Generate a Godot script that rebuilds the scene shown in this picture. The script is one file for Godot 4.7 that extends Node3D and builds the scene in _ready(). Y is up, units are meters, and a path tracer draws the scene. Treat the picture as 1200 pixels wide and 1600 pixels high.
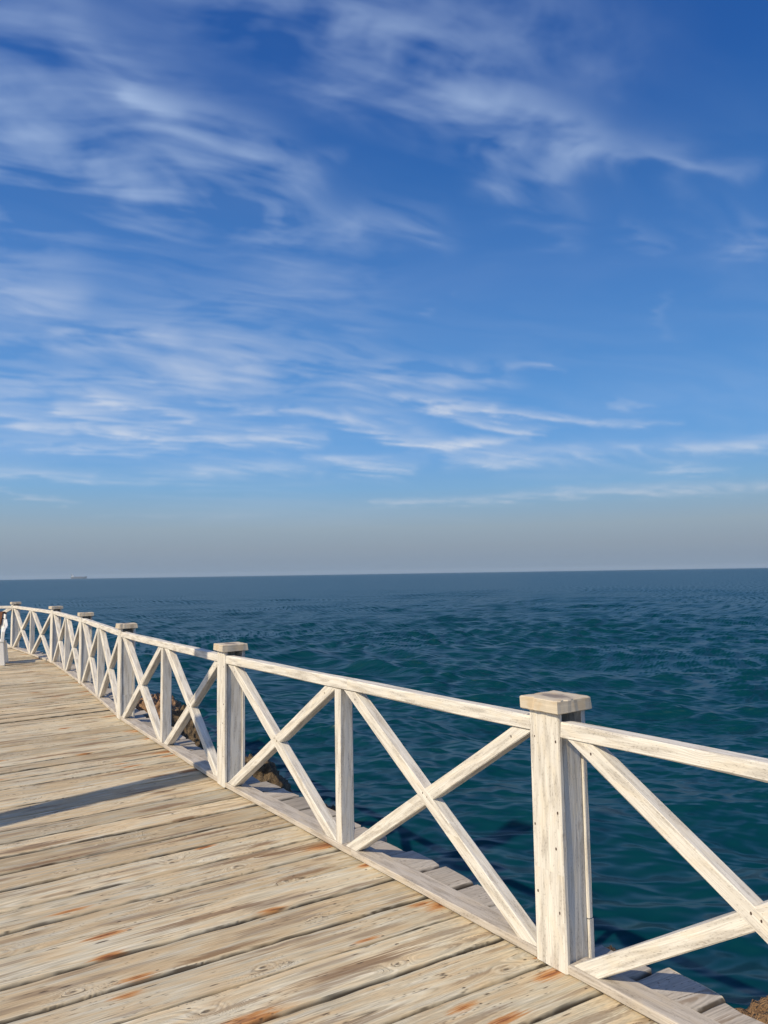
extends Node3D
# A whitewashed timber railing along a weathered seaside boardwalk, open sea and a cirrus sky.
# World axes: x right, y up, -z away from the shore viewpoint. Helper g(x, f, y) takes metres right, metres forward, height.

const EYE := 1.55
const SEA := -1.5
const FOCAL := 1150.0 / 800.0        # focal length over half the picture height
const PITCH := 4.791
const ROLL := 0.902
const SUN_AZ := 44.0                 # the way the light travels, degrees right of forward
const SUN_EL := 38.0
const RIPPLE := 0.042                # slope of each small ripple on the sea
const SWELL := 0.064                 # slope of each larger wave

# front foot of each railing post, metres right and forward
const FEET := [[2.499, 0.462], [0.676, 2.970], [-1.206, 5.559], [-2.940, 8.232], [-4.532, 11.036], [-6.206, 13.811], [-8.452, 16.793], [-11.750, 16.908]]

var feet := PackedVector2Array()
var arc := PackedFloat32Array()
var mat := {}
var taken := {}


func _ready() -> void:
	var cam := Camera3D.new()
	cam.name = "camera"
	var p := deg_to_rad(PITCH)
	var r := deg_to_rad(ROLL)
	var fwd := Vector3(0, sin(p), -cos(p))
	var up0 := Vector3(0, cos(p), sin(p))
	var right := Vector3.RIGHT * cos(r) - up0 * sin(r)
	var up := up0 * cos(r) + Vector3.RIGHT * sin(r)
	cam.transform = Transform3D(Basis(right, up, -fwd), Vector3(0, EYE, 0))
	cam.fov = rad_to_deg(2.0 * atan(1.0 / FOCAL))
	cam.near = 0.05
	cam.far = 90000.0
	add_child(cam)
	cam.current = true

	var env := Environment.new()
	env.background_mode = Environment.BG_SKY
	env.tonemap_mode = Environment.TONE_MAPPER_LINEAR
	env.tonemap_exposure = 1.0
	env.fog_enabled = true
	env.fog_density = 0.000045
	env.fog_light_color = Color(0.80, 0.88, 0.95)
	env.sdfgi_enabled = true
	env.ssao_enabled = true
	env.ssil_enabled = true
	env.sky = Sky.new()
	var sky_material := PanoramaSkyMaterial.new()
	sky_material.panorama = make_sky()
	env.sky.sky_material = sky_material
	var around := WorldEnvironment.new()
	around.name = "world_environment"
	around.environment = env
	add_child(around)

	var sun := DirectionalLight3D.new()
	sun.name = "sun"
	sun.light_color = Color(1.0, 0.925, 0.80)
	sun.light_energy = 1.42
	sun.light_angular_distance = 0.55
	sun.shadow_enabled = true
	add_child(sun)
	var az := deg_to_rad(SUN_AZ)
	var el := deg_to_rad(SUN_EL)
	sun.look_at_from_position(Vector3.ZERO, Vector3(sin(az) * cos(el), -sin(el), -cos(az) * cos(el)), Vector3.UP)

	for f in FEET:
		feet.append(Vector2(f[0], f[1]))
	arc.append(-feet[0].distance_to(feet[1]))
	for i in feet.size() - 1:
		arc.append(arc[i] + feet[i].distance_to(feet[i + 1]))

	make_materials()
	make_sea()
	make_deck()
	make_railing()
	make_rocks()
	make_chair()
	make_added_column()
	make_ship()


# ------------------------------------------------------------------ helpers

func g(x: float, f: float, y := 0.0) -> Vector3:
	return Vector3(x, y, -f)


func lin(r: float, gg: float, b: float) -> Color:
	return Color(r, gg, b).linear_to_srgb()


func s8(r: float, gg: float, b: float) -> Color:
	return Color(r / 255.0, gg / 255.0, b / 255.0).srgb_to_linear()


func numbered(called: String) -> String:
	var n: int = taken.get(called, 0)
	taken[called] = n + 1
	return called if n == 0 else "%s_%03d" % [called, n]


func tag(o: Node, label: String, category: String, group := "") -> void:
	o.set_meta("label", label)
	o.set_meta("category", category)
	if group:
		o.set_meta("group", group)


func thing(called: String, at: Vector3, label: String, category: String, group := "") -> Node3D:
	var o := Node3D.new()
	o.name = numbered(called)
	o.position = at
	add_child(o)
	tag(o, label, category, group)
	return o


func place(called: String, mesh: Mesh, m: Material, parent: Node, at := Vector3.ZERO) -> MeshInstance3D:
	var o := MeshInstance3D.new()
	o.name = called
	o.mesh = mesh
	o.material_override = null
	for i in mesh.get_surface_count():
		mesh.surface_set_material(i, m)
	o.position = at
	parent.add_child(o, true)
	return o


func start() -> SurfaceTool:
	var st := SurfaceTool.new()
	st.begin(Mesh.PRIMITIVE_TRIANGLES)
	return st


func tri(st: SurfaceTool, a: Vector3, b: Vector3, c: Vector3, n: Vector3, ua: Vector2, ub: Vector2, uc: Vector2) -> void:
	if (b - a).cross(c - a).dot(n) > 0.0:      # front faces run clockwise
		var t := b
		b = c
		c = t
		var tu := ub
		ub = uc
		uc = tu
	st.set_normal(n)
	st.set_uv(ua)
	st.add_vertex(a)
	st.set_normal(n)
	st.set_uv(ub)
	st.add_vertex(b)
	st.set_normal(n)
	st.set_uv(uc)
	st.add_vertex(c)


# A straight timber from a to b with chamfered edges. wd and hd are the directions across it, w and h its size along
# them, na and nb the planes its two ends are cut to. uo shifts the grain so that no two timbers look alike.
func timber(st: SurfaceTool, a: Vector3, b: Vector3, wd: Vector3, hd: Vector3, w: float, h: float, ch: float, na: Vector3, nb: Vector3, uo: Vector2, org: Vector3, wobble := 0.0) -> void:
	var ax := (b - a).normalized()
	var x := w / 2.0
	var y := h / 2.0
	var prof := [Vector2(-x + ch, -y), Vector2(x - ch, -y), Vector2(x, -y + ch), Vector2(x, y - ch), Vector2(x - ch, y), Vector2(-x + ch, y), Vector2(-x, y - ch), Vector2(-x, -y + ch)]
	var length := a.distance_to(b)
	var segs := maxi(1, int(length / 0.22)) if wobble > 0.0 else 1
	var rings := []
	for k in segs + 1:
		var t := float(k) / segs
		var ring := PackedVector3Array()
		for i in 8:
			var q: Vector2 = prof[i]
			if wobble > 0.0:
				q += Vector2(sin(uo.x * 91.0 + t * length * 5.0 + i * 1.7), sin(uo.y * 57.0 + t * length * 4.3 + i * 2.3)) * wobble
			var off := wd * q.x + hd * q.y
			var pa := a + off
			pa -= ax * ((pa - a).dot(na) / ax.dot(na))
			var pb := b + off
			pb -= ax * ((pb - b).dot(nb) / ax.dot(nb))
			ring.append(pa.lerp(pb, t) - org)
		rings.append(ring)
	var per := 0.0
	for i in 8:
		var j := (i + 1) % 8
		var d: Vector2 = prof[j] - prof[i]
		var n := (wd * d.y - hd * d.x).normalized()
		var mid: Vector2 = (prof[i] + prof[j]) / 2.0
		if n.dot(wd * mid.x + hd * mid.y) < 0.0:
			n = -n
		var per2 := per + d.length()
		for k in segs:
			var u0: float = (rings[k][i] + org - a).dot(ax) / 2.0 + uo.x
			var u1: float = (rings[k + 1][i] + org - a).dot(ax) / 2.0 + uo.x
			var v0 := per / 0.5 + uo.y
			var v1 := per2 / 0.5 + uo.y
			tri(st, rings[k][i], rings[k][j], rings[k + 1][j], n, Vector2(u0, v0), Vector2(u0, v1), Vector2(u1, v1))
			tri(st, rings[k][i], rings[k + 1][j], rings[k + 1][i], n, Vector2(u0, v0), Vector2(u1, v1), Vector2(u1, v0))
		per = per2
	for e in [[rings[0], na, a], [rings[segs], nb, b]]:
		var n: Vector3 = e[1]
		if n.dot(e[2] - (a + b) / 2.0) < 0.0:
			n = -n
		for i in range(1, 7):
			var q := []
			for idx in [0, i, i + 1]:
				var v: Vector3 = e[0][idx] + org - e[2]
				q.append(Vector2(v.dot(hd) / 2.0 + uo.x, v.dot(wd) / 0.5 + uo.y))
			tri(st, e[0][0], e[0][i], e[0][i + 1], n, q[0], q[1], q[2])


# one timber as a node of its own, standing at the middle of its foot
func beam(called: String, parent: Node3D, parent_at: Vector3, a: Vector3, b: Vector3, wd: Vector3, hd: Vector3, w: float, h: float, ch: float, m: Material, na := Vector3.ZERO, nb := Vector3.ZERO, wobble := 0.0) -> MeshInstance3D:
	var ax := (b - a).normalized()
	var org := (a + b) / 2.0
	var st := start()
	var hsh := absf(sin(a.x * 12.9898 + a.y * 37.719 + a.z * 78.233 + b.y * 11.1) * 43758.5453)
	var uo := Vector2(fmod(hsh, 1.0), fmod(hsh * 7.31, 1.0))
	timber(st, a, b, wd, hd, w, h, ch, ax if na == Vector3.ZERO else na, ax if nb == Vector3.ZERO else nb, uo, org, wobble)
	return place(called, st.commit(), m, parent, org - parent_at)


func noise(kind: int, sd: int, freq := 1.0, oct := 1) -> FastNoiseLite:
	var n := FastNoiseLite.new()
	n.noise_type = kind
	n.seed = sd
	n.frequency = freq
	if oct > 1:
		n.fractal_type = FastNoiseLite.FRACTAL_FBM
		n.fractal_octaves = oct
	else:
		n.fractal_type = FastNoiseLite.FRACTAL_NONE
	return n


func rows_in_threads(call: Callable, count: int) -> void:
	var id := WorkerThreadPool.add_group_task(call, count)
	WorkerThreadPool.wait_for_group_task_completion(id)


# ------------------------------------------------------------------ sky

const SKY_W := 4096
const WIN_AZ := 48.0
const WIN_EL := 48.0
# clear air by height in degrees: sRGB as seen
const AIR := [[0.0, 126, 146, 167], [1.0, 134, 150, 168], [2.0, 141, 156, 171], [3.5, 147, 166, 181], [5.0, 138, 170, 196], [6.5, 124, 170, 210], [9.0, 108, 162, 217], [12.0, 98, 154, 214], [16.0, 83, 140, 204], [22.0, 67, 122, 190], [28.0, 53, 106, 175], [34.0, 40, 91, 163], [40.0, 33, 82, 154], [60.0, 26, 68, 138], [90.0, 23, 62, 128]]
# the cirrus streaks: from azimuth, height to azimuth, height (degrees), half width (degrees), thickness
var streaks := []
var cirrus := PackedFloat32Array()
const CW := 768
const CH := 384
var air_table := []
var sky_noise := []


# direction of a streak's end as seen in the reference, in pixels of its 1200 x 1600 frame
func seen(x: float, y: float) -> Vector2:
	var p := deg_to_rad(PITCH)
	var r := deg_to_rad(ROLL)
	var up0 := Vector3(0, cos(p), sin(p))
	var d := Vector3(0, sin(p), -cos(p)) * 1150.0 + (Vector3.RIGHT * cos(r) - up0 * sin(r)) * (x - 600.0) + (up0 * cos(r) + Vector3.RIGHT * sin(r)) * (800.0 - y)
	d = d.normalized()
	return Vector2(rad_to_deg(atan2(d.x, -d.z)), rad_to_deg(asin(d.y)))


func air(el: float) -> Color:
	return air_table[clampi(int(el * 10.0), 0, 900)]


func make_sky() -> Texture2D:
	for i in 901:
		var el := i / 10.0
		var k := 0
		while k < AIR.size() - 2 and AIR[k + 1][0] < el:
			k += 1
		var t := clampf((el - AIR[k][0]) / (AIR[k + 1][0] - AIR[k][0]), 0, 1)
		air_table.append(s8(AIR[k][1], AIR[k][2], AIR[k][3]).lerp(s8(AIR[k + 1][1], AIR[k + 1][2], AIR[k + 1][3]), t))
	var marks := [
		[250, -60, 520, 40, 75, .50], [500, 30, 700, 130, 60, .50], [700, 130, 900, 205, 48, .42], [880, 205, 1050, 240, 30, .35], [1020, 238, 1165, 255, 15, .35], [560, 0, 800, 60, 100, .28], [800, 20, 1000, 60, 70, .16],
		[640, 190, 740, 240, 45, .22], [715, 238, 800, 232, 20, .50], [770, 250, 870, 270, 32, .36], [740, 280, 850, 310, 30, .25], [820, 330, 880, 370, 22, .18], [850, 280, 890, 330, 25, .2],
		[-40, 130, 20, 330, 85, .50], [60, 250, 240, 320, 75, .52], [200, 325, 430, 345, 30, .55], [120, 320, 260, 318, 22, .35], [240, 200, 400, 300, 75, .34], [400, 250, 480, 280, 26, .36], [400, 345, 460, 370, 34, .48], [300, 300, 520, 380, 70, .24],
		[60, 20, 140, 80, 70, .24], [110, 60, 210, 130, 22, .22], [140, 95, 205, 125, 7, .16], [200, 140, 280, 175, 14, .36], [270, 170, 420, 225, 34, .28], [-20, 60, 200, 130, 90, .25], [470, 250, 520, 248, 12, .28],
		[560, 345, 660, 360, 24, .28], [500, 350, 600, 400, 36, .20], [640, 350, 680, 380, 30, .15],
		[-40, 550, 280, 512, 22, .32], [-20, 465, 120, 452, 34, .30], [-20, 520, 500, 560, 120, .22], [100, 520, 260, 505, 10, .22], [-20, 600, 330, 596, 26, .22], [300, 560, 620, 580, 40, .20], [300, 500, 560, 470, 70, .14],
		[-20, 652, 110, 668, 11, .45], [100, 645, 260, 682, 14, .55], [140, 612, 310, 655, 9, .48], [230, 668, 420, 690, 14, .50], [400, 680, 505, 682, 10, .60], [310, 628, 425, 642, 9, .42], [420, 648, 480, 668, 12, .30], [130, 700, 290, 702, 9, .35], [-10, 690, 160, 702, 10, .22], [0, 620, 420, 690, 50, .16],
		[455, 640, 560, 652, 11, .46], [560, 640, 600, 680, 12, .30], [555, 662, 640, 688, 14, .46], [600, 640, 700, 690, 26, .24], [640, 690, 820, 684, 8, .55], [630, 616, 770, 632, 11, .58], [690, 640, 830, 668, 10, .40], [770, 632, 880, 655, 9, .60], [860, 652, 930, 660, 8, .52], [920, 659, 1060, 662, 6, .38], [780, 660, 850, 672, 6, .34], [960, 625, 1020, 628, 7, .16],
		[-20, 738, 150, 746, 9, .34], [160, 745, 340, 745, 12, .16], [330, 735, 500, 728, 14, .30], [480, 712, 640, 735, 11, .40], [520, 712, 660, 720, 10, .26], [700, 720, 900, 708, 15, .34], [640, 700, 900, 700, 12, .18], [900, 706, 1080, 700, 13, .40], [1050, 700, 1240, 690, 12, .50], [1000, 728, 1150, 741, 6, .24], [740, 722, 790, 730, 7, .28],
		[580, 788, 900, 772, 6, .30], [880, 772, 1240, 757, 8, .34], [-10, 769, 110, 787, 2.5, .35], [150, 806, 420, 804, 4, .12],
		[780, 572, 870, 558, 6, .36], [680, 580, 800, 572, 22, .24], [560, 570, 700, 590, 30, .16], [820, 575, 870, 574, 5, .18],
		[1130, 345, 1200, 385, 17, .26], [960, 360, 1020, 385, 14, .18], [1040, 280, 1140, 370, 30, .12], [668, 490, 684, 496, 6, .20], [722, 472, 727, 488, 4, .10], [1040, 460, 1055, 525, 10, .10],
	]
	for m in marks:
		var a := seen(m[0], m[1])
		var b := seen(m[2], m[3])
		streaks.append([a, b, m[4] / 23.0, m[5]])
	cirrus.resize(CW * CH)
	var px := CW / (2.0 * WIN_AZ)
	for s in streaks:
		var a: Vector2 = s[0]
		var b: Vector2 = s[1]
		var w: float = s[2]
		var amount: float = s[3]
		var lo := Vector2(minf(a.x, b.x) - w * 2.2, minf(a.y, b.y) - w * 2.2)
		var hi := Vector2(maxf(a.x, b.x) + w * 2.2, maxf(a.y, b.y) + w * 2.2)
		var ab := b - a
		var l2 := maxf(ab.length_squared(), 1e-4)
		for j in range(maxi(0, int(lo.y * px)), mini(CH, int(hi.y * px) + 1)):
			for i in range(maxi(0, int((lo.x + WIN_AZ) * px)), mini(CW, int((hi.x + WIN_AZ) * px) + 1)):
				var q := Vector2(i / px - WIN_AZ, j / px)
				var t := clampf((q - a).dot(ab) / l2, 0.0, 1.0)
				var d2 := (q - a - ab * t).length_squared() / (w * w)
				if d2 < 4.8:
					var k := amount * exp(-d2) * (0.55 + 0.45 * sin(PI * clampf(t * 0.8 + 0.1, 0.0, 1.0)))
					var at := j * CW + i
					cirrus[at] = 1.0 - (1.0 - cirrus[at]) * (1.0 - k)
	sky_noise = [noise(FastNoiseLite.TYPE_SIMPLEX_SMOOTH, 11, 1.0, 4), noise(FastNoiseLite.TYPE_SIMPLEX_SMOOTH, 12, 1.0, 4), noise(FastNoiseLite.TYPE_SIMPLEX_SMOOTH, 13, 1.0, 5), noise(FastNoiseLite.TYPE_SIMPLEX_SMOOTH, 14, 1.0, 5), noise(FastNoiseLite.TYPE_SIMPLEX_SMOOTH, 15, 1.0, 3)]
	# the whole dome at a quarter of the resolution, then the part in view at full resolution; one and the same function
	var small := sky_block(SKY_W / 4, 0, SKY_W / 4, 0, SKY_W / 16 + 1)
	var whole := Image.create_empty(SKY_W / 4, SKY_W / 8, false, Image.FORMAT_RGBF)
	whole.fill(s8(112, 130, 150))
	whole.blit_rect(small, Rect2i(0, 0, SKY_W / 4, SKY_W / 16 + 1), Vector2i.ZERO)
	whole.resize(SKY_W, SKY_W / 2, Image.INTERPOLATE_CUBIC)
	var x0 := int((180.0 - WIN_AZ) / 360.0 * SKY_W)
	var x1 := SKY_W - x0
	var y0 := int((90.0 - WIN_EL) / 180.0 * SKY_W / 2)
	var y1 := SKY_W / 4
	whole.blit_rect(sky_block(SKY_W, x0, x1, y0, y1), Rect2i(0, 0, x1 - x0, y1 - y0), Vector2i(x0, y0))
	# a panorama begins at straight ahead
	var turned := Image.create_empty(SKY_W, SKY_W / 2, false, Image.FORMAT_RGBF)
	turned.blit_rect(whole, Rect2i(SKY_W / 2, 0, SKY_W / 2, SKY_W / 2), Vector2i.ZERO)
	turned.blit_rect(whole, Rect2i(0, 0, SKY_W / 2, SKY_W / 2), Vector2i(SKY_W / 2, 0))
	return ImageTexture.create_from_image(turned)


func sky_block(width: int, x0: int, x1: int, y0: int, y1: int) -> Image:
	var rows := []
	rows.resize(y1 - y0)
	var sun_x := sin(deg_to_rad(SUN_AZ)) * cos(deg_to_rad(SUN_EL))
	var sun_z := cos(deg_to_rad(SUN_AZ)) * cos(deg_to_rad(SUN_EL))
	var sun_y := sin(deg_to_rad(SUN_EL))
	var one_row := func(j: int) -> void:
		var el := maxf(90.0 - (y0 + j + 0.5) * 360.0 / width, 0.0)
		var out := PackedFloat32Array()
		out.resize((x1 - x0) * 3)
		var ce := cos(deg_to_rad(el))
		var se := sin(deg_to_rad(el))
		var clear := air(el)
		var white := s8(156, 179, 216).lerp(s8(208, 217, 231), clampf(1.0 - (el - 8.0) / 16.0, 0.0, 1.0)).lerp(s8(172, 182, 194), clampf(1.0 - (el - 2.0) / 5.0, 0.0, 1.0))
		for i in x1 - x0:
			var a := (x0 + i + 0.5) * 360.0 / width - 180.0
			var ar := deg_to_rad(a)
			# where the line of sight meets the cirrus layer; streaks run along one wind direction there
			var k := 1.0 / (se + 0.10)
			var cx := sin(ar) * ce * k
			var cz := cos(ar) * ce * k
			var wu := cx * 0.93 + cz * 0.37
			var wv := -cx * 0.37 + cz * 0.93
			var n0: float = sky_noise[0].get_noise_3d(wu * 0.55, wv * 1.0, 3.0)
			var n1: float = sky_noise[1].get_noise_3d(wu * 0.55, wv * 1.0, 7.0)
			var fine: float = sky_noise[2].get_noise_3d(wu * 1.5 + n0 * 0.9, wv * 3.9 + n1 * 1.8, 1.0)
			var soft: float = sky_noise[3].get_noise_3d(cx * 2.6 + n1 * 1.1, cz * 2.6 + n0 * 1.1, 5.0)
			var fib: float = sky_noise[2].get_noise_3d(wu * 2.4 + n1 * 1.6, wv * 11.0 + n0 * 3.0, 21.0)
			# general thin veil over the whole dome
			var d := smoothstep(-0.1, 0.6, sky_noise[4].get_noise_3d(cx * 0.33, cz * 0.33, 9.0) + 0.35 * fine) * 0.22
			var inside := smoothstep(WIN_AZ, WIN_AZ - 8.0, absf(a)) * smoothstep(WIN_EL, WIN_EL - 5.0, el)
			if inside > 0.0:
				d *= 1.0 - 0.6 * inside
				var fan := 0.35 + 0.65 * clampf(el / 22.0, 0.0, 1.0)
				var sx := (a + (n0 * 1.8 + fine * 1.8 + fib * 0.9) * fan + WIN_AZ) * CW / (2.0 * WIN_AZ)
				var sy := (el + (n1 * 1.3 + fine * 0.9 + soft * 1.2 + fib * 0.5) * fan * fan) * CW / (2.0 * WIN_AZ)
				var ix := clampi(int(sx), 0, CW - 2)
				var iy := clampi(int(sy), 0, CH - 2)
				var fx := clampf(sx - ix, 0.0, 1.0)
				var fy := clampf(sy - iy, 0.0, 1.0)
				var b := iy * CW + ix
				var s := lerpf(lerpf(cirrus[b], cirrus[b + 1], fx), lerpf(cirrus[b + CW], cirrus[b + CW + 1], fx), fy)
				var low := 1.0 - smoothstep(8.0, 18.0, el)
				s *= 1.10 * clampf(0.68 + 0.10 * low + 1.0 * fine + lerpf(1.1, 0.35, low) * soft + lerpf(0.8, 0.6, low) * fib, lerpf(0.04, 0.36, low), 2.0)
				d = 1.0 - (1.0 - d) * (1.0 - minf(s, 0.92) * inside)
			else:
				pass
			# thicker cirrus added out of view, left and behind, to whiten the fill light
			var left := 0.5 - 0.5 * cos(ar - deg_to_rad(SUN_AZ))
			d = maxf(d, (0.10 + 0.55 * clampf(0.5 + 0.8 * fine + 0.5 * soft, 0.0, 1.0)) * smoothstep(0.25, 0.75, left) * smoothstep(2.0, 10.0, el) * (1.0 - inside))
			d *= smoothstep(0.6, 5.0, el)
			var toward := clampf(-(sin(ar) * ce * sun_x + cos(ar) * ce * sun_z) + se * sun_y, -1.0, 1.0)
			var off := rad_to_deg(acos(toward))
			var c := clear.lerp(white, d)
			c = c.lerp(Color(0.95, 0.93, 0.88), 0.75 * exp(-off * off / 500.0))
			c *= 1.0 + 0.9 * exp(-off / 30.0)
			out[i * 3] = c.r
			out[i * 3 + 1] = c.g
			out[i * 3 + 2] = c.b
		rows[j] = out
	rows_in_threads(one_row, y1 - y0)
	var all := PackedFloat32Array()
	for row in rows:
		all.append_array(row)
	return Image.create_from_data(x1 - x0, y1 - y0, false, Image.FORMAT_RGBF, all.to_byte_array())


# ------------------------------------------------------------------ materials

func std(called: String, c: Color, rough: float) -> StandardMaterial3D:
	var m := StandardMaterial3D.new()
	m.resource_name = called
	m.albedo_color = c
	m.roughness = rough
	mat[called] = m
	return m


const STRIPS := 16
const STRIP_PX := 84
const GRAIN_PX := 1664
const STRIP_M := 3.2          # metres of plank along one strip
const PLANK := 0.258

# what lies on single planks: plank number, metres from the railing line (minus inland), share of the width, length, width (m)
const RUST := [[19, -0.01, 0.43, 0.20, 0.075], [17, 0.0, 0.83, 0.07, 0.03], [15, 0.03, 0.55, 0.13, 0.06], [15, -0.05, 0.81, 0.10, 0.035], [12, -0.45, 0.72, 0.10, 0.030], [12, -0.39, 0.18, 0.12, 0.034], [12, -0.03, 0.72, 0.13, 0.045], [15, -0.44, 0.16, 0.10, 0.016], [15, -1.39, 0.70, 0.09, 0.028], [16, -1.32, 0.13, 0.11, 0.026], [17, -1.33, 0.80, 0.13, 0.03], [19, -1.39, 0.25, 0.14, 0.03], [17, -1.37, 0.06, 0.09, 0.025], [17, -0.63, 0.06, 0.10, 0.03], [20, -0.57, 0.92, 0.09, 0.03], [13, 0.05, 0.22, 0.07, 0.012], [14, -1.09, 0.08, 0.22, 0.05], [27, -0.05, 0.46, 0.16, 0.07]]
const BROWN := [[23, -0.47, 0.05, 0.16, 0.05], [20, -0.28, 0.31, 0.18, 0.05], [19, -0.40, 0.80, 0.35, 0.07], [23, -1.34, 0.30, 0.45, 0.10], [22, -1.36, 0.14, 0.5, 0.05], [25, -0.4, 0.8, 0.2, 0.06], [26, -0.5, 0.2, 0.25, 0.05], [27, -0.28, 0.5, 0.25, 0.06], [19, -0.15, 0.6, 0.5, 0.06], [16, -1.0, 0.15, 0.4, 0.04], [17, -0.9, 0.5, 0.5, 0.05], [21, -0.5, 0.7, 0.5, 0.05], [18, -0.3, 0.2, 0.3, 0.05], [14, -0.6, 0.5, 0.5, 0.06], [24, -0.5, 0.4, 0.4, 0.08]]
const KNOTS := [[16, -1.55, 0.26, 0.028], [18, -1.02, 0.68, 0.040], [16, -0.51, 0.37, 0.016], [18, -1.75, 0.22, 0.040], [13, -0.14, 0.20, 0.030], [18, -0.42, 0.10, 0.035], [20, -0.80, 0.45, 0.030], [19, -0.54, 0.45, 0.028], [14, -1.2, 0.6, 0.03], [22, -0.9, 0.7, 0.03], [24, -1.1, 0.4, 0.03], [25, -0.7, 0.5, 0.03], [15, -0.9, 0.3, 0.03], [12, -0.9, 0.5, 0.03], [21, -1.3, 0.3, 0.025]]
const OUT_END := 0.36         # metres the strip begins beyond the railing line


func make_materials() -> void:
	deck_textures()
	fence_textures()
	rock_textures()
	water_material()
	std("dark_timber", lin(.10, .085, .07), 0.9)
	std("iron", lin(.06, .035, .025), 0.7)
	std("white_plastic", lin(.74, .74, .72), 0.38)
	std("brown_cloth", lin(.13, .055, .028), 0.95)
	std("hull", lin(.16, .17, .17), 0.6)
	std("ship_white", lin(.75, .76, .76), 0.5)
	std("deck_red", lin(.22, .12, .10), 0.7)


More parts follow.
